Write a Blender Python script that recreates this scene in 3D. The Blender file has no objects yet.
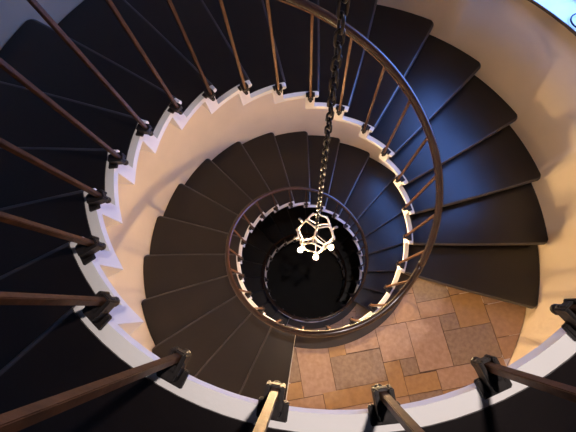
import bpy, bmesh, math, random
from mathutils import Vector, Matrix
random.seed(4)
PI = math.pi
sc = bpy.context.scene
COL = sc.collection

# ------------------------------------------------------------------ dimensions (metres)
U = 1.1                                   # radius of the baluster circle
RISE = 0.15989 * U
DT = 0.27138                              # angle of one tread
T0 = -0.89204                             # angle of tread index 0 (treads descend clockwise)
STRIP = -0.05 * U                         # tread surface below the baluster datum
R_IN, R_COV, R_BORDER = 1.150, 1.199, 1.335
OC = Vector((-0.008, 0.112))                # centre of the round outer wall
R_OUT = 2.728
LANDS = [(-3, 5), (22, 26), (46, 50)]
SLAB_T = 0.040
RISER_T = 0.095
OVER = 0.04
LAST = 69
CEIL = 2.75

def level(k):
    lo, n = min(1, k), 0
    if k <= 5: return 0.0
    for j in range(5, k):
        if not any(a <= j < b for a, b in LANDS): n += 1
    return -RISE * n
def level_f(x):
    i = math.floor(x); t = x - i
    return level(i) * (1 - t) + level(i + 1) * t
def rail_level(x):
    n, s, w = 13, 0, 0
    for i in range(n):
        q = -1.6 + 3.2 * i / (n - 1)
        g = math.exp(-q * q)
        s += g * level_f(x + q - 0.15); w += g
    return s / w
def ang(x): return T0 - DT * x
def fan(r, a, z):                         # towards the wall the treads fan out about the wall's own centre
    t = max(0.0, (r - 1.2) / (R_OUT - 1.2))
    return Vector((r * math.cos(a) + OC.x * t, r * math.sin(a) + OC.y * t, z))
def nose(r):                              # nosing offset in tread units
    return 0.265 - 0.09 * (r - 1.2) / 1.5

# ------------------------------------------------------------------ materials
def mat(name, base, rough=0.6, metal=0.0, vary=0.0, scale=8.0, bump=0.0, bscale=60.0, spec=0.5, coat=0.0, col2=None):
    m = bpy.data.materials.new(name); m.use_nodes = True
    nt = m.node_tree; b = nt.nodes['Principled BSDF']
    b.inputs['Base Color'].default_value = (*base, 1)
    b.inputs['Roughness'].default_value = rough
    b.inputs['Metallic'].default_value = metal
    b.inputs['Specular IOR Level'].default_value = spec
    b.inputs['Coat Weight'].default_value = coat
    b.inputs['Coat Roughness'].default_value = 0.15
    tc = nt.nodes.new('ShaderNodeTexCoord')
    if vary or col2:
        n = nt.nodes.new('ShaderNodeTexNoise'); n.inputs['Scale'].default_value = scale; n.inputs['Detail'].default_value = 6
        r = nt.nodes.new('ShaderNodeValToRGB')
        r.color_ramp.elements[0].position = 0.32; r.color_ramp.elements[1].position = 0.68
        c2 = col2 or tuple(min(1, c * (1 + vary)) for c in base)
        c1 = base if col2 else tuple(c * (1 - vary) for c in base)
        r.color_ramp.elements[0].color = (*c1, 1); r.color_ramp.elements[1].color = (*c2, 1)
        nt.links.new(tc.outputs['Object'], n.inputs['Vector'])
        nt.links.new(n.outputs['Fac'], r.inputs['Fac'])
        nt.links.new(r.outputs['Color'], b.inputs['Base Color'])
    if bump:
        n2 = nt.nodes.new('ShaderNodeTexNoise'); n2.inputs['Scale'].default_value = bscale; n2.inputs['Detail'].default_value = 4
        bp = nt.nodes.new('ShaderNodeBump'); bp.inputs['Strength'].default_value = bump; bp.inputs['Distance'].default_value = 0.01
        nt.links.new(tc.outputs['Object'], n2.inputs['Vector'])
        nt.links.new(n2.outputs['Fac'], bp.inputs['Height'])
        nt.links.new(bp.outputs['Normal'], b.inputs['Normal'])
    return m
def emit(name, col, s):
    m = bpy.data.materials.new(name); m.use_nodes = True
    b = m.node_tree.nodes['Principled BSDF']
    b.inputs['Base Color'].default_value = (*col, 1)
    b.inputs['Emission Color'].default_value = (*col, 1); b.inputs['Emission Strength'].default_value = s
    return m
M = dict(
    plaster=mat('white_plaster', (0.80, 0.78, 0.76), 0.75, vary=0.03, scale=3, bump=0.08, bscale=40),
    wall=mat('cream_wall_plaster', (0.76, 0.63, 0.44), 0.8, vary=0.05, scale=1.6, bump=0.12, bscale=30),
    cover=mat('dark_tread_covering', (0.007, 0.0045, 0.0045), 0.32, vary=0.25, scale=5, bump=0.05, bscale=90, spec=0.5),
    nosing=mat('paler_nosing_edge', (0.024, 0.021, 0.025), 0.34, vary=0.35, scale=7, spec=0.9),  # nosing paler and glossier than the tread covering
    border=mat('dark_border', (0.012, 0.006, 0.0045), 0.5, vary=0.25, scale=6, bump=0.05),
    rail=mat('brown_handrail', (0.030, 0.011, 0.006), 0.24, vary=0.15, scale=9, coat=0.3),
    copper=mat('rusty_brown_iron', (0.105, 0.044, 0.018), 0.42, metal=0.35, vary=0.3, scale=25, bump=0.1),
    iron=mat('black_iron', (0.018, 0.014, 0.013), 0.45, metal=0.3, vary=0.3, scale=30, bump=0.15),
    chain=mat('black_chain_iron', (0.016, 0.013, 0.011), 0.35, metal=0.5, vary=0.3, scale=30),
    cage=mat('pale_iron_cage', (0.62, 0.56, 0.48), 0.4, metal=0.25, vary=0.2, scale=30),
    pink=mat('pinkish_stone', (0.47, 0.33, 0.235), 0.6, col2=(0.38, 0.25, 0.165), scale=22, bump=0.25, bscale=50),
    tan=mat('tan_stone', (0.46, 0.30, 0.18), 0.6, col2=(0.37, 0.235, 0.14), scale=20, bump=0.25, bscale=50),
    orange=mat('ochre_stone', (0.45, 0.28, 0.125), 0.6, col2=(0.37, 0.225, 0.10), scale=18, bump=0.25, bscale=50),
    grey=mat('grey_brown_stone', (0.35, 0.26, 0.18), 0.65, col2=(0.26, 0.185, 0.125), scale=24, bump=0.3, bscale=50),
    mortar=mat('mortar', (0.13, 0.085, 0.055), 0.9, vary=0.2, scale=30),
    ceiling=mat('dark_ceiling_boards', (0.05, 0.035, 0.025), 0.6, vary=0.03, scale=3),
    floor=mat('shade_toned_floor', (0.007, 0.006, 0.005), 0.6, vary=0.3, scale=4),  # near-black tone stands in for the shade at the well bottom
    frame=mat('white_window_paint', (0.8, 0.8, 0.79), 0.4, vary=0.02, scale=5),
    sill_edge=mat('dark_wood_sill_edge', (0.045, 0.022, 0.014), 0.45, vary=0.3, scale=9),
    bulb=emit('lit_bulb', (1.0, 0.67, 0.34), 5000.0),
    opal=emit('added_lamp_glass', (1.0, 0.72, 0.44), 9.0),
    socket=mat('grey_socket', (0.32, 0.31, 0.30), 0.35, metal=0.6, vary=0.15, scale=20),
)
def glass_mat():
    m = bpy.data.materials.new('window_glass'); m.use_nodes = True
    nt = m.node_tree; nt.nodes.clear()
    o = nt.nodes.new('ShaderNodeOutputMaterial'); mx = nt.nodes.new('ShaderNodeMixShader')
    t = nt.nodes.new('ShaderNodeBsdfTransparent'); g = nt.nodes.new('ShaderNodeBsdfGlossy'); pass
    t.inputs['Color'].default_value = (0.95, 0.98, 1, 1); g.inputs['Roughness'].default_value = 0.02; mx.inputs[0].default_value = 0.06
    nt.links.new(t.outputs[0], mx.inputs[1]); nt.links.new(g.outputs[0], mx.inputs[2])
    nt.links.new(mx.outputs[0], o.inputs['Surface'])
    return m
M['glass'] = glass_mat()

# ------------------------------------------------------------------ mesh helpers
class MB:
    def __init__(s): s.v, s.f, s.m, s.sm = [], [], [], []
    def add(s, vs, fs, mi=0, smooth=False):
        o = len(s.v); s.v += [tuple(v) for v in vs]
        for f in fs: s.f.append([o + i for i in f]); s.m.append(mi); s.sm.append(smooth)
    def box(s, c, size, rot=None, mi=0, taper=1.0):
        hx, hy, hz = size[0] / 2, size[1] / 2, size[2] / 2
        vs = []
        for z, t in ((-hz, 1.0), (hz, taper)):
            for x, y in ((-hx, -hy), (hx, -hy), (hx, hy), (-hx, hy)):
                p = Vector((x * t, y * t, z))
                if rot is not None: p = rot @ p
                vs.append(p + Vector(c))
        s.add(vs, [(3, 2, 1, 0), (4, 5, 6, 7), (0, 1, 5, 4), (1, 2, 6, 5), (2, 3, 7, 6), (3, 0, 4, 7)], mi)
    def sweep(s, pts, frames, prof, closed=False, mi=0, smooth=True):
        n, k = len(pts), len(prof)
        vs = []
        for p, (a, b) in zip(pts, frames):
            for x, y in prof: vs.append(p + a * x + b * y)
        fs = []
        for i in range(n if closed else n - 1):
            j = (i + 1) % n
            for q in range(k):
                r = (q + 1) % k
                fs.append((i * k + q, i * k + r, j * k + r, j * k + q))
        s.add(vs, fs, mi, smooth)
        if not closed:
            o = len(s.v) - n * k
            s.f.append([o + q for q in range(k)][::-1]); s.m.append(mi); s.sm.append(False)
            s.f.append([o + (n - 1) * k + q for q in range(k)]); s.m.append(mi); s.sm.append(False)
    def tube(s, pts, r, seg=8, closed=False, mi=0):
        pts = [Vector(p) for p in pts]; n = len(pts); fr = []
        up = None
        for i in range(n):
            if closed: t = pts[(i + 1) % n] - pts[i - 1]
            else: t = pts[min(i + 1, n - 1)] - pts[max(i - 1, 0)]
            t.normalize()
            if up is None:
                up = Vector((0, 0, 1)) if abs(t.z) < 0.9 else Vector((1, 0, 0))
            a = up - t * up.dot(t); a.normalize(); b = t.cross(a); up = a
            fr.append((a, b))
        rr = r if hasattr(r, '__len__') else [r] * n
        k = seg; vs = []
        for p, (a, b), q in zip(pts, fr, rr):
            for i in range(k):
                w = 2 * PI * i / k; vs.append(p + (a * math.cos(w) + b * math.sin(w)) * q)
        fs = []
        for i in range(n if closed else n - 1):
            j = (i + 1) % n
            for q in range(k):
                u = (q + 1) % k; fs.append((i * k + q, i * k + u, j * k + u, j * k + q))
        s.add(vs, fs, mi, True)
        if not closed:
            o = len(s.v) - n * k
            s.f.append([o + q for q in range(k)][::-1]); s.m.append(mi); s.sm.append(False)
            s.f.append([o + (n - 1) * k + q for q in range(k)]); s.m.append(mi); s.sm.append(False)
    def ball(s, c, r, seg=12, rings=8, mi=0, sz=1.0):
        pts = [Vector(c) + Vector((0, 0, -r * sz * math.cos(PI * i / rings))) for i in range(rings + 1)]
        vs, fs = [], []
        for i in range(rings + 1):
            q = max(1e-4, r * math.sin(PI * i / rings))
            for j in range(seg):
                w = 2 * PI * j / seg; vs.append(pts[i] + Vector((q * math.cos(w), q * math.sin(w), 0)))
        for i in range(rings):
            for j in range(seg):
                u = (j + 1) % seg; fs.append((i * seg + j, i * seg + u, (i + 1) * seg + u, (i + 1) * seg + j))
        s.add(vs, fs, mi, True)
    def mesh(s, name, mats, bevel=0.0, fix=True):
        me = bpy.data.meshes.new(name); me.from_pydata(s.v, [], s.f)
        for m in (mats if isinstance(mats, (list, tuple)) else [mats]): me.materials.append(m)
        for p, mi, sm in zip(me.polygons, s.m, s.sm): p.material_index = mi; p.use_smooth = sm
        bm = bmesh.new(); bm.from_mesh(me)
        bmesh.ops.remove_doubles(bm, verts=bm.verts, dist=1e-5)
        if bevel:
            es = [e for e in bm.edges if len(e.link_faces) == 2 and e.calc_face_angle(0) > 0.6]
            bmesh.ops.bevel(bm, geom=es, offset=bevel, segments=2, affect='EDGES', clamp_overlap=True)
        if fix: bmesh.ops.recalc_face_normals(bm, faces=bm.faces)
        bm.to_mesh(me); bm.free()
        return me
    def build(s, name, mats, parent=None, bevel=0.0, fix=True):
        return link(name, s.mesh(name, mats, bevel, fix), parent)
def link(name, data, parent=None):
    o = bpy.data.objects.new(name, data); COL.objects.link(o)
    if parent: o.parent = parent
    return o
def tag(o, label=None, cat=None, group=None, kind=None):
    for k, v in (('label', label), ('category', cat), ('group', group), ('kind', kind)):
        if v: o[k] = v
    return o
def thing(name, label, cat, group=None, loc=(0, 0, 0)):
    o = link(name, None); o.location = loc
    o.empty_display_size = 0.1
    return tag(o, label, cat, group)
def pol(r, a, z): return Vector((r * math.cos(a), r * math.sin(a), z))

# ------------------------------------------------------------------ stairs
def step_profile(k, start, r, z, exp, thick, ro):
    """closed outline (angle, z) of one step at radius r; exp grows it for the covering"""
    nf = ang(k + nose(r))
    cut = 0.0
    if ro - r < 0.05:                     # rounded outer corner of the nosing
        q = 0.05 - (ro - r); cut = min(OVER - 0.004, 0.05 - math.sqrt(max(0, 0.05 ** 2 - q * q)))
    a_nose = nf + cut / r
    a_ris = nf + OVER / r
    a_back = ang(start + nose(r)) + OVER / r
    nr = 0.019
    return a_nose, a_ris, a_back, nr
def radial_samples(ri, ro):
    base = [ri + (ro - ri) * i / 5 for i in range(5)]
    base = [b for b in base if b < ro - 0.08]
    return base + [ro - 0.05, ro - 0.035, ro - 0.02, ro - 0.012, ro - 0.005, ro - 0.001]
def step_mesh(name, k, start, z, ri, wall_gap, shell, mats, nseg, lower=True, rmax=None, top_only_from=None):
    """shell False: the folded plaster step itself; shell True: the dark covering that lies over it"""
    e = 0.007
    mb = MB()
    am = ang((k + start) / 2)
    ro_ref = R_OUT - wall_gap
    rs = radial_samples(ri, ro_ref)
    if rmax: rs = [ri, (ri + rmax) / 2, rmax]
    rings = []
    for r0 in rs:
        prof = []
        f = (r0 - rs[0]) / (rs[-1] - rs[0])
        a_nose, a_ris, a_back, nr = step_profile(k, start, r0, z, e, 0, ro_ref if not rmax else 99)
        def P(a, zz):
            prof.append(fan(r0, a, zz))
        bot = -RISE if lower else -RISE
        if not shell:
            for i in range(nseg): P(a_back + (a_nose + nr / r0 - a_back) * i / nseg, z)
            P(a_nose + (nr + 0.004) / r0, z); P(a_nose + nr / r0, z)
            for i in range(1, 6):
                w = PI * i / 6; P(a_nose + nr / r0 - nr * math.sin(w) / r0, z - nr + nr * math.cos(w))
            P(a_nose + nr / r0, z - 2 * nr)
            P(a_ris, z - 2 * nr); P(a_ris, z - RISE); P(a_ris, z - RISE - SLAB_T)
            P(a_ris + RISER_T / r0, z - RISE - SLAB_T); P(a_ris + RISER_T / r0, z - SLAB_T)
            a1 = a_ris + RISER_T / r0
            for i in range(1, nseg + 1): P(a1 + (a_back - a1) * i / nseg, z - SLAB_T)
        else:
            e2 = e
            outer, n2 = [], nr + e2
            for i in range(nseg): P(a_back - e2 / r0 + (a_nose + nr / r0 - a_back + e2 / r0) * i / nseg, z + e2)
            P(a_nose + (nr + 0.004) / r0, z + e2); P(a_nose + nr / r0, z + e2)
            for i in range(1, 6):
                w = PI * i / 6; P(a_nose + nr / r0 - n2 * math.sin(w) / r0, z - nr + n2 * math.cos(w))
            P(a_nose + nr / r0, z - 2 * nr - e2)
            P(a_ris - e2 / r0, z - 2 * nr - e2); P(a_ris - e2 / r0, z - RISE + e2 + 0.0003)
            P(a_ris - 0.0003, z - RISE + e2 + 0.0003); P(a_ris - 0.0003, z - 2 * nr - 0.0003); P(a_nose + nr / r0, z - 2 * nr - 0.0003)
            for i in range(5, 0, -1):
                w = PI * i / 6; P(a_nose + nr / r0 - (nr + 0.0003) * math.sin(w) / r0, z - nr + (nr + 0.0003) * math.cos(w))
            for i in range(nseg, -1, -1): P(a_back - e2 / r0 + (a_nose + nr / r0 - a_back + e2 / r0) * i / nseg, z + 0.0003)
        rings.append(prof)
    n = len(rings[0])
    for i in range(len(rings) - 1):
        a, b = rings[i], rings[i + 1]
        vs = a + b
        for q in range(n):
            p = (q + 1) % n
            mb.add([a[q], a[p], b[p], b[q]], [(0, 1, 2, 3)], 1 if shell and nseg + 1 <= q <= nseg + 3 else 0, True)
    mb.add(rings[0], [tuple(range(n))]); mb.add(rings[-1], [tuple(range(n))])
    me = mb.mesh(name, mats)
    bm = bmesh.new(); bm.from_mesh(me)
    for ed in bm.edges:
        if len(ed.link_faces) == 2 and ed.calc_face_angle(0) > 0.62: ed.smooth = False
    bmesh.ops.triangulate(bm, faces=[f for f in bm.faces if len(f.verts) > 4])
    bm.to_mesh(me); bm.free()
    return me

FLIGHTS = [
    (6, 21, 'upper flight of dark treads curling down from the black foreground to the stone landing', 'upper'),
    (27, 45, 'middle flight of brown-black treads curving down from the left edge of the stone landing', 'middle'),
    (51, 68, 'lowest flight of treads in shadow, deep inside the second ring of railing', 'lowest'),
]
for k0, k1, lab, w in FLIGHTS:
    fl = thing('stair_flight', lab, 'stairs', 'flights of the spiral staircase', pol(1.9, ang((k0 + k1) / 2), level(k1) + STRIP - RISE))
    inv = Matrix.Translation(-fl.location)
    for k in range(k0, k1 + 1):
        z = level(k) + STRIP
        me = step_mesh('step', k, k - 1, z, R_IN, 0.003, False, M['plaster'], 6); me.transform(inv)
        s = link('step', me, fl)
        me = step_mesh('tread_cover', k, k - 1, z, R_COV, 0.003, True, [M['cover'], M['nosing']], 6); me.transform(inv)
        link('tread_cover', me, s)

# ------------------------------------------------------------------ landings
def clip(poly, px, py, nx, ny):
    out = []
    for i in range(len(poly)):
        a, b = poly[i - 1], poly[i]
        da = (a[0] - px) * nx + (a[1] - py) * ny; db = (b[0] - px) * nx + (b[1] - py) * ny
        if (da >= 0) != (db >= 0):
            t = da / (da - db); out.append((a[0] + (b[0] - a[0]) * t, a[1] + (b[1] - a[1]) * t))
        if db >= 0: out.append(b)
    return out
GRID = math.radians(11.2555)
P_, T_, O_, G_ = 0, 1, 2, 3
SLABS = [  # u0, u1, v0, v1, stone
    (1.10, 1.515, -1.02, -0.62, G_), (1.515, 1.88, -1.39, -1.01, O_), (1.515, 1.88, -1.01, -0.6, T_),
    (0.80, 1.10, -1.21, -0.9, T_), (0.53, 0.80, -1.21, -0.9, T_), (0.80, 1.10, -0.9, -0.6, T_), (1.10, 1.515, -1.21, -1.02, T_),
    (1.31, 1.515, -1.39, -1.21, G_), (0.91, 1.31, -1.77, -1.21, P_), (1.31, 1.88, -1.77, -1.39, G_),
    (1.88, 2.36, -1.565, -1.185, T_), (1.88, 2.36, -1.185, -0.6, P_), (1.88, 2.5, -1.80, -1.565, T_),
    (0.53, 0.91, -1.60, -1.21, P_), (0.53, 0.72, -1.975, -1.60, O_), (0.72, 0.91, -1.78, -1.60, G_),
    (0.72, 1.10, -1.975, -1.78, O_), (1.10, 1.6, -1.99, -1.77, P_), (1.6, 1.88, -2.1, -1.77, T_),
    (0.13, 0.53, -1.435, -1.1, P_), (-0.07, 0.13, -1.445, -1.1, O_), (-0.07, 0.53, -1.79, -1.44, G_),
    (-0.45, -0.07, -1.805, -1.1, P_), (-0.72, -0.45, -1.63, -1.1, G_), (-0.85, -0.45, -1.805, -1.63, O_),
    (-1.0, -0.23, -2.1, -1.805, T_), (-0.23, 0.53, -1.975, -1.79, O_),
    (-0.23, 0.25, -2.4, -1.975, P_), (0.25, 0.72, -2.3, -1.975, T_), (0.72, 1.10, -2.4, -1.975, G_), (1.10, 1.6, -2.45, -1.99, O_),
    (1.6, 2.3, -2.4, -2.1, G_), (-1.0, -0.6, -2.6, -2.1, P_), (-0.6, -0.23, -2.6, -2.1, G_), (-0.23, 0.72, -2.75, -2.4, G_), (0.25, 0.72, -2.4, -2.3, T_), (0.72, 1.3, -2.75, -2.4, P_),
    (-1.3, -1.0, -2.4, -2.0, O_),
    (2.36, 2.7, -1.5, -0.6, O_),
]
def paving(k_start, k_end, z, rot, parent, inv):
    mb = MB()
    a1, a0 = ang(k_start), ang(k_end)
    cg, sg = math.cos(GRID + rot), math.sin(GRID + rot)
    j = 0.0035
    for u0, u1, v0, v1, st in SLABS:
        poly = []
        n = 5
        cor = [(u0 + j, v0 + j), (u1 - j, v0 + j), (u1 - j, v1 - j), (u0 + j, v1 - j)]
        for i in range(4):
            for t in range(n):
                a, b = cor[i], cor[(i + 1) % 4]
                x = a[0] + (b[0] - a[0]) * t / n; y = a[1] + (b[1] - a[1]) * t / n
                x += random.uniform(-1, 1) * 0.0015; y += random.uniform(-1, 1) * 0.0015
                poly.append((x * cg - y * sg, x * sg + y * cg))
        ac = math.atan2((v0 + v1) / 2 * cg + (u0 + u1) / 2 * sg, (u0 + u1) / 2 * cg - (v0 + v1) / 2 * sg)
        poly = clip(poly, 1.245 * math.cos(ac), 1.245 * math.sin(ac), math.cos(ac), math.sin(ac))
        if len(poly) < 3: continue
        b1, b2 = fan(1.2, ang(k_start + nose(1.2)) + 0.034 / 1.2, 0), fan(2.6, ang(k_start + nose(2.6)) + 0.034 / 2.6, 0)
        poly = clip(poly, b1.x, b1.y, (b2 - b1).y, -(b2 - b1).x)
        if len(poly) < 3: continue
        e1 = fan(1.2, ang(k_end + nose(1.2)) + 0.004 / 1.2, 0); e2 = fan(2.6, ang(k_end + nose(2.6)) + 0.004 / 2.6, 0)
        poly = clip(poly, e1.x, e1.y, -(e2 - e1).y, (e2 - e1).x)
        for i in range(72):
            if len(poly) < 3: break
            w = 2 * PI * i / 72; R = R_OUT - 0.006
            poly = clip(poly, OC.x + R * math.cos(w), OC.y + R * math.sin(w), -math.cos(w), -math.sin(w))
        if len(poly) < 3: continue
        dz = random.uniform(0.0055, 0.0075)
        n = len(poly)
        mb.add([(x, y, z + 0.0005) for x, y in poly] + [(x, y, z + dz) for x, y in poly],
               [tuple(range(n, 2 * n))] + [(i, (i + 1) % n, n + (i + 1) % n, n + i) for i in range(n)], st)
    me = mb.mesh('stone_paving', [M['pink'], M['tan'], M['orange'], M['grey']]); me.transform(inv)
    return link('stone_paving', me, parent)
def ring_band(name, ri, ro_, k0, k1, z0, z1, m, parent, inv, n=40):
    mb = MB(); vs = []
    for i in range(n + 1):
        a = ang(k0 + (k1 - k0) * i / n)
        vs += [pol(ri, a, z0), pol(ro_, a, z0), pol(ro_, a, z1), pol(ri, a, z1)]
    fs = [(4 * i + q, 4 * i + (q + 1) % 4, 4 * i + 4 + (q + 1) % 4, 4 * i + 4 + q) for i in range(n) for q in range(4)]
    mb.add(vs, fs + [(0, 1, 2, 3), (4 * n + 3, 4 * n + 2, 4 * n + 1, 4 * n)])
    me = mb.mesh(name, m, bevel=0.003); me.transform(inv)
    return link(name, me, parent)
LANDINGS = [
    (-3, 5, 'topmost landing in the dark foreground with a pale curved edge along the well', None),
    (21, 26, 'stone-paved landing with warm brown slabs at the bottom right', 0.0),
    (45, 50, 'small-looking grey stone landing below, between the two lower railings', 24 * DT * -1 + 0.0),
]
for ks, ke, lab, rot in LANDINGS:
    z = level(ke) + STRIP
    ld = thing('stair_landing', lab, 'landing', None, pol(1.9, ang((ks + ke) / 2), z))
    inv = Matrix.Translation(-ld.location)
    me = step_mesh('landing_slab', ke, ks, z, R_IN, 0.003, False, M['plaster'], 36); me.transform(inv)
    sl = link('landing_slab', me, ld)
    if rot is None:
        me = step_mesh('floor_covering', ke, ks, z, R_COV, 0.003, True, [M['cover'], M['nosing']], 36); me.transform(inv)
        link('floor_covering', me, ld)
    else:
        s0, s1 = ks + nose(1.3) - 0.08, ke + nose(1.3) - 0.07
        ring_band('mortar_bed', R_COV, R_OUT - 0.16, s0, s1, z - 0.0005, z + 0.001, M['mortar'], ld, inv)
        paving(ks, ke, z, rot, ld, inv)
        ring_band('border_strip', R_COV, R_BORDER, s0 + 0.02, ke + nose(1.27) - 0.012, z + 0.001, z + 0.016, M['border'], ld, inv)

# ------------------------------------------------------------------ railing
RAIL_H = 0.80 * U
def clamp_mesh():
    """clamp in the frame x = radially outward, y = tangential, z up; origin on the baluster at the top of the clamp"""
    mb = MB()
    mb.box((0.052, 0, STRIP + 0.006), (0.052, 0.088, 0.012))
    mb.box((0.050, -0.036, STRIP + 0.014), (0.046, 0.016, 0.010)); mb.box((0.050, 0.036, STRIP + 0.014), (0.046, 0.016, 0.010))
    mb.box((0.045, 0, STRIP + 0.030), (0.036, 0.052, 0.040), None, 0, 0.8)
    for s in (-1, 1):
        mb.box((0.012, s * 0.0205, -0.024), (0.064, 0.013, 0.048))
    mb.box((0.026, 0, -0.024), (0.020, 0.030, 0.044))
    mb.box((-0.016, 0, -0.024), (0.008, 0.030, 0.030))
    return mb.mesh('baluster_clamp', M['iron'], bevel=0.003)
def knob_mesh():
    mb = MB()
    prof = [(0.006, -0.046), (0.014, -0.048), (0.016, -0.060), (0.012, -0.063), (0.016, -0.067), (0.017, -0.078), (0.013, -0.086), (0.002, -0.089)]
    n = 12
    vs = [(r * math.cos(2 * PI * i / n), r * math.sin(2 * PI * i / n), z) for r, z in prof for i in range(n)]
    fs = [(q * n + i, q * n + (i + 1) % n, (q + 1) * n + (i + 1) % n, (q + 1) * n + i) for q in range(len(prof) - 1) for i in range(n)]
    mb.add(vs, fs, 0, True)
    return mb.mesh('end_knob', M['iron'])
CLAMP, KNOB = clamp_mesh(), knob_mesh()
RAILINGS = [
    (-2.6, 21.5, 'uppermost curved railing with large brown balusters and black clamps around the well'),
    (21.5, 45.5, 'middle ring of brown handrail and thin balusters encircling the lamp'),
    (45.5, 68.6, 'innermost dark railing ring, deepest in the well'),
]
for x0, x1, lab in RAILINGS:
    rl = thing('stair_railing', lab, 'railing', 'turns of the stair railing', pol(U, ang((x0 + x1) / 2), level_f(x1) + STRIP))
    off = -rl.location
    n = int((x1 - x0) * 8)
    pts, fr = [], []
    for i in range(n + 1):
        x = x0 + (x1 - x0) * i / n; a = ang(x)
        pts.append(pol(U, a, rail_level(x) + RAIL_H) + off)
    for i in range(n + 1):
        x = x0 + (x1 - x0) * i / n; a = ang(x)
        h_ = 0.1; t = (pol(U, ang(x + h_), rail_level(x + h_)) - pol(U, ang(x - h_), rail_level(x - h_))).normalized()
        rad = Vector((math.cos(a), math.sin(a), 0)); fr.append((rad, rad.cross(t).normalized()))
    fr = [(a, b if b.z > 0 else -b) for a, b in fr]
    prof = [(-0.026, -0.012), (-0.031, 0.0), (-0.029, 0.014), (-0.018, 0.026), (0, 0.031), (0.018, 0.026), (0.029, 0.014), (0.031, 0.0), (0.026, -0.012), (0.014, -0.017), (-0.014, -0.017)]
    mb = MB(); mb.sweep(pts, fr, prof); mb.build('handrail', M['rail'], rl)
    mb = MB(); mb.sweep(pts, fr, [(-0.019, -0.0285), (0.019, -0.0285), (0.019, -0.0172), (-0.019, -0.0172)], smooth=False); mb.build('rail_bar', M['copper'], rl)
    for k in range(math.ceil(x0), math.floor(x1) + 1):
        a = ang(k); zb = level(k)
        top = rail_level(k) + RAIL_H - 0.028 - zb
        o = pol(U, a, zb) + off
        mb = MB()
        mb.box((0, 0, (top - 0.047) / 2), (0.021, 0.021, top + 0.047))
        me = mb.mesh('baluster', M['copper'], bevel=0.002)
        b = link('baluster', me, rl); b.location = o; b.rotation_euler = (0, 0, a)
        link('baluster_clamp', CLAMP, b); link('end_knob', KNOB, b)

# ------------------------------------------------------------------ round outer wall with a window on each storey
RW = R_OUT + 0.004
THK = 0.36
FLOOR_Z = level(LAST) + STRIP
NSEG = 180
def wa(i): return 2 * PI * i / NSEG
def wp(r, a, z): return Vector((OC.x + r * math.cos(a), OC.y + r * math.sin(a), z))
wc = math.degrees(ang(17.75)) % 360
I0, I1 = round((wc - 21) / 2), round((wc + 21) / 2)
STOREY = 19 * RISE
SILLS = [-1.378, -1.378 - STOREY]
WIN_H = 1.55
zs = sorted([FLOOR_Z, CEIL] + [s for s in SILLS] + [s + WIN_H for s in SILLS])
mb = MB()
for zi in range(len(zs) - 1):
    z0, z1 = zs[zi], zs[zi + 1]
    hole = any(abs(z0 - s) < 1e-4 for s in SILLS)
    for i in range(NSEG):
        if hole and I0 <= i < I1: continue
        for r in (RW, RW + THK):
            mb.add([wp(r, wa(i), z0), wp(r, wa(i + 1), z0), wp(r, wa(i + 1), z1), wp(r, wa(i), z1)], [(0, 1, 2, 3)], 0, True)
for s in SILLS:
    for i in range(I0, I1):
        for z in (s, s + WIN_H):
            mb.add([wp(RW, wa(i), z), wp(RW, wa(i + 1), z), wp(RW + THK, wa(i + 1), z), wp(RW + THK, wa(i), z)], [(0, 1, 2, 3)], 0, False)
    for i in (I0, I1):
        mb.add([wp(RW, wa(i), s), wp(RW + THK, wa(i), s), wp(RW + THK, wa(i), s + WIN_H), wp(RW, wa(i), s + WIN_H)], [(0, 1, 2, 3)])
for z in (FLOOR_Z, CEIL):
    for i in range(NSEG):
        mb.add([wp(RW, wa(i), z), wp(RW, wa(i + 1), z), wp(RW + THK, wa(i + 1), z), wp(RW + THK, wa(i), z)], [(0, 1, 2, 3)])
tag(mb.build('wall_outer', M['wall']), 'round cream plaster wall enclosing the stairwell', None, None, 'structure')
def disc(name, z0, z1, m, label):
    mb = MB(); n = 90
    lo = [wp(RW + THK, 2 * PI * i / n, z0) for i in range(n)]; hi = [wp(RW + THK, 2 * PI * i / n, z1) for i in range(n)]
    mb.add(lo + hi, [tuple(range(n - 1, -1, -1)), tuple(range(n, 2 * n))] + [(i, (i + 1) % n, n + (i + 1) % n, n + i) for i in range(n)])
    tag(mb.build(name, m), label, None, None, 'structure')
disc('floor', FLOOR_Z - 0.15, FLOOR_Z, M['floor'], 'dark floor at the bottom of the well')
disc('ceiling', CEIL, CEIL + 0.15, M['ceiling'], 'plain ceiling over the stairwell')

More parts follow.
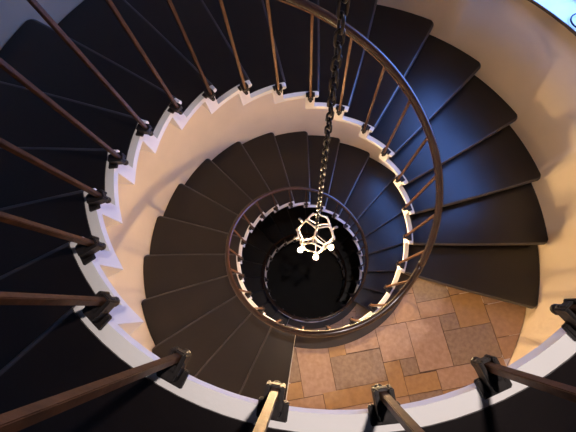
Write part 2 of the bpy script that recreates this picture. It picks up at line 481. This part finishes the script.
def arc_bar(mb, r0, r1, a0, a1, z0, z1, n=12, mi=0):
    vs = []
    for i in range(n + 1):
        a = a0 + (a1 - a0) * i / n
        vs += [wp(r0, a, z0), wp(r1, a, z0), wp(r1, a, z1), wp(r0, a, z1)]
    mb.add(vs, [(4 * i + q, 4 * i + (q + 1) % 4, 4 * i + 4 + (q + 1) % 4, 4 * i + 4 + q) for i in range(n) for q in range(4)] + [(0, 1, 2, 3), (4 * n + 3, 4 * n + 2, 4 * n + 1, 4 * n)], mi)
WLAB = ['window at the top right above a bright white sill', 'window hidden behind the upper flight, lighting the middle treads', 'lowest window, lighting the deepest flight']
A0, A1 = wa(I0), wa(I1)
for i, s in enumerate(SILLS):
    w = link('window_%d' % (i + 1), None); w.location = wp(RW + 0.3, (A0 + A1) / 2, s)
    tag(w, WLAB[i], None, None, 'structure')
    inv = Matrix.Translation(-w.location)
    ra, rb = RW + 0.27, RW + 0.33
    mb = MB(); e = 0.055 / RW
    arc_bar(mb, ra, rb, A0, A1, s + 0.032, s + 0.09); arc_bar(mb, ra, rb, A0, A1, s + WIN_H - 0.06, s + WIN_H - 0.001)
    for a in (A0, A1 - e): arc_bar(mb, ra, rb, a, a + e, s + 0.09, s + WIN_H - 0.06, 2)
    for t in (1 / 3, 2 / 3):
        a = A0 + (A1 - A0) * t; arc_bar(mb, ra + 0.01, rb - 0.01, a - e * 0.35, a + e * 0.35, s + 0.09, s + WIN_H - 0.06, 2)
    arc_bar(mb, ra + 0.012, rb - 0.012, A0, A1, s + 1.0, s + 1.035)
    me = mb.mesh('window_frame', M['frame']); me.transform(inv); link('window_frame', me, w)
    mb = MB(); arc_bar(mb, RW + 0.297, RW + 0.303, A0 + e * 0.5, A1 - e * 0.5, s + 0.07, s + WIN_H - 0.04)
    me = mb.mesh('pane', M['glass']); me.transform(inv); link('pane', me, w)
    mb = MB(); arc_bar(mb, RW - 0.006, RW + 0.27, A0, A1, s + 0.001, s + 0.031)
    me = mb.mesh('window_sill', M['frame']); me.transform(inv); link('window_sill', me, w)
    mb = MB(); arc_bar(mb, RW - 0.016, RW - 0.007, A0 - 0.02, A1 + 0.02, s + 0.008, s + 0.033)
    me = mb.mesh('sill_nosing', M['sill_edge'], bevel=0.002); me.transform(inv); link('sill_nosing', me, w)

# scroll of black iron on the upper sill
a = math.radians(32.3)
c = wp(RW + 0.088, a, SILLS[0] + 0.033)
mb = MB()
rad = Vector((math.cos(a), math.sin(a), 0)); tan = Vector((-math.sin(a), math.cos(a), 0))
pts = []
for i in range(60):
    w = PI * 0.6 + i / 59 * 2 * PI * 1.35; r = 0.098 - 0.02 * i / 59
    pts.append(tan * (r * math.cos(w)) + rad * (r * math.sin(w)) * 0.9 + Vector((0, 0, 0.007 + 0.02 * i / 59)))
mb.tube(pts, 0.007, 8)
o = mb.build('iron_scroll', M['iron']); o.location = c
tag(o, 'small black iron scroll lying on the bright window sill at top right', 'ornament')

# ------------------------------------------------------------------ chandelier and its chain
HX, HY, LZ = 0.050, 0.012, -2.50 * U
LR = 0.240
top_z = LZ + LR + 0.075
def stadium(hl, hw, wire, seg=6):
    mb = MB(); pts = []
    for i in range(9):
        w = -PI / 2 + PI * i / 8 + PI / 2
        pts.append((hw * math.cos(w), 0, (hl - hw) + hw * math.sin(w)))
    for i in range(9):
        w = PI + PI * i / 8
        pts.append((hw * math.cos(w), 0, -(hl - hw) + hw * math.sin(w)))
    mb.tube(pts, wire, seg, True)
    return mb.mesh('link', M['chain'])
LINK = stadium(0.034, 0.0155, 0.0062)
ch = thing('hanging_chain', 'long black iron chain hanging straight down the well to the lamp', 'chain', None, (HX, HY, CEIL))
mb = MB(); mb.tube([(0, 0, 0), (0, 0, -0.03)], [0.07, 0.05], 16); mb.tube([(0, 0, -0.03), (0, 0, -0.05)], 0.008, 8); mb.build('ceiling_rose', M['iron'], ch)
pitch = 0.0555
n = int((CEIL - 0.05 - top_z) / pitch)
pitch = (CEIL - 0.05 - top_z) / n
for i in range(n):
    o = link('link', LINK, ch); o.location = (0, 0, -0.05 - (i + 0.5) * pitch)
    o.rotation_euler = (0.05 * math.sin(i * 2.1), 0.05 * math.cos(i * 1.3), (PI / 2) * (i % 2) + 0.35)

lp = thing('chandelier', 'spherical iron cage lamp with three glowing bulbs hanging on the chain', 'lamp', None, (HX, HY, LZ))
PHI = (1 + 5 ** 0.5) / 2
dv = [Vector((x, y, z)) for x in (-1, 1) for y in (-1, 1) for z in (-1, 1)]
for p in (-1 / PHI, 1 / PHI):
    for q in (-PHI, PHI): dv += [Vector((0, p, q)), Vector((p, q, 0)), Vector((q, 0, p))]
axis = Vector((1, 1, 1)).normalized()             # one corner of the dodecahedron at the top, under the chain
rotq = axis.rotation_difference(Vector((0, 0, 1)))
ref = min((rotq @ v.normalized() for v in dv), key=lambda q: abs(q.z - 0.745) * 10 + q.y)
rz = Matrix.Rotation(math.radians(-104) - math.atan2(ref.y, ref.x), 3, 'Z')
dv = [rz @ (rotq @ v.normalized()) * LR for v in dv]
edges = [(i, j) for i in range(20) for j in range(i + 1, 20) if (dv[i] - dv[j]).length < LR * 0.75]
mb = MB()
for i, j in edges:
    m_ = (dv[i] + dv[j]) / 2; m_ = m_.normalized() * (LR * 0.965)
    mb.tube([dv[i], m_, dv[j]], 0.0105, 6)
for v in dv: mb.ball(v, 0.018, 8, 6)
mb.build('cage', M['cage'], lp)
mb = MB(); mb.tube([(0.02 * math.cos(w), 0, LR + 0.055 + 0.026 * math.sin(w)) for w in [2 * PI * i / 14 for i in range(14)]], 0.006, 6, True)
mb.tube([(0, 0, LR - 0.01), (0, 0, LR + 0.032)], 0.012, 8)
mb.build('hanger', M['cage'], lp)
mb = MB()
mb.tube([(0, 0, LR + 0.03), (0, 0, 0.0), (0, 0, -0.05)], [0.008, 0.010, 0.014], 8); mb.ball((0, 0, -0.05), 0.03)
mb.build('stem', M['iron'], lp)
BULBS = [(-136.0, 1.10, -0.10), (-89.0, 1.10, -0.14), (-39.0, 1.02, -0.06)]
def arm_and_socket(v, lit):
    d = v.normalized(); mb = MB()
    mb.tube([Vector((0, 0, -0.04)), v * 0.5 + Vector((0, 0, -0.02)), v - d * 0.035], 0.006, 6); mb.build('lamp_arm', M['cage'], lp)
    mb = MB(); mb.tube([v - d * 0.045, v - d * 0.008], [0.016, 0.018], 10); s = mb.build('socket', M['socket'], lp)
    mb = MB(); mb.ball(v + d * 0.008, 0.0185, 12, 8, 0, 1.25); mb.build('bulb', M['bulb'], s)
    mb = MB(); n = 16; q0 = v + Vector((0, 0, -0.045))
    vs = [q0 + Vector((q * math.cos(2 * PI * i / n), q * math.sin(2 * PI * i / n), z)) for q, z in ((0.004, 0.0), (0.026, 0.002), (0.034, 0.010), (0.036, 0.009), (0.027, -0.004), (0.004, -0.006)) for i in range(n)]
    mb.add(vs, [(p * n + i, p * n + (i + 1) % n, (p + 1) * n + (i + 1) % n, (p + 1) * n + i) for p in range(5) for i in range(n)], 0, True)
    mb.build('shading_pan', M['cage'], lp)  # pan added under each bulb to keep its light off the lower well
for az, rr, zz in BULBS:
    w = math.radians(az)
    arm_and_socket(Vector((rr * LR * math.cos(w), rr * LR * math.sin(w), zz)), True)
for az, el in ((15, 10), (140, 12), (195, 5), (80, 20)):
    w, e = math.radians(az), math.radians(el); d = Vector((math.cos(w) * math.cos(e), math.sin(w) * math.cos(e), math.sin(e)))
    mb = MB(); mb.tube([d * (LR - 0.03), d * (LR + 0.028)], [0.014, 0.017], 10); mb.ball(d * (LR + 0.028), 0.015, 8, 6); mb.build('side_knob', M['socket'], lp)

# ------------------------------------------------------------------ unseen lamp added under the topmost landing to light the paving
la = ang(3.4)
cl = thing('added_ceiling_lamp', 'unseen round ceiling lamp added under the topmost landing, lighting the stone paving below', 'lamp', None, pol(1.95, la, STRIP - SLAB_T))
def turned(prof, n=28):
    mb = MB()
    vs = [(q * math.cos(2 * PI * i / n), q * math.sin(2 * PI * i / n), z) for q, z in prof for i in range(n)]
    mb.add(vs, [(q * n + i, q * n + (i + 1) % n, (q + 1) * n + (i + 1) % n, (q + 1) * n + i) for q in range(len(prof) - 1) for i in range(n)], 0, True)
    return mb
turned([(0.001, 0), (0.15, 0), (0.155, -0.02), (0.14, -0.035), (0.001, -0.035)]).build('added_lamp_base', M['iron'], cl)
turned([(0.132, -0.035), (0.125, -0.065), (0.095, -0.095), (0.05, -0.112), (0.001, -0.117)]).build('added_lamp_shade', M['opal'], cl)

# unseen downlight added in the ceiling to brighten the white step edges
dl = thing('added_downlight', 'small unseen downlight added in the ceiling over the well', 'lamp', None, (0.45, -0.35, CEIL))
turned([(0.085, 0), (0.09, -0.008), (0.07, -0.012), (0.055, -0.010), (0.045, -0.003), (0.001, -0.003)]).build('added_downlight_ring', M['frame'], dl)
sp = bpy.data.lights.new('added_downlight_beam', 'SPOT'); sp.energy = 310; sp.color = (1.0, 0.87, 0.82); sp.spot_size = math.radians(70); sp.spot_blend = 0.7; sp.shadow_soft_size = 0.05
so = link('added_downlight_beam', sp, dl); so.location = (0, 0, -0.03)

# ------------------------------------------------------------------ daylight
wd = bpy.data.worlds.new('sky'); sc.world = wd; wd.use_nodes = True
bg = wd.node_tree.nodes['Background']
bg.inputs['Color'].default_value = (0.17, 0.34, 1.0, 1); bg.inputs['Strength'].default_value = 12.0
for i, s in enumerate(SILLS):
    l = bpy.data.lights.new('daylight_portal', 'AREA'); l.shape = 'RECTANGLE'
    l.size, l.size_y = 2 * (RW + 0.36) * math.sin((A1 - A0) / 2), WIN_H
    l.cycles.is_portal = True
    o = link('daylight_portal', l)
    am = (A0 + A1) / 2
    o.location = wp(RW + THK + 0.02, am, s + WIN_H / 2)
    d = Vector((-math.cos(am), -math.sin(am), 0))
    o.rotation_euler = d.to_track_quat('-Z', 'Y').to_euler()

# ------------------------------------------------------------------ camera
cam = bpy.data.cameras.new('camera'); co = link('camera', cam); sc.camera = co
cam.sensor_width = 36; cam.lens = 36 * 306.4 / 576; cam.clip_start = 0.02
co.matrix_world = Matrix.Translation((-0.05443 * U, -0.78534 * U, 0.84915 * U)) @ Matrix.Rotation(0.28977, 4, 'X') @ Matrix.Rotation(0.06122, 4, 'Y')

sc.view_settings.view_transform = 'Standard'; sc.view_settings.look = 'None'
sc.view_settings.gamma = 1; sc.view_settings.use_curve_mapping = False
sc.view_settings.exposure = 0.0
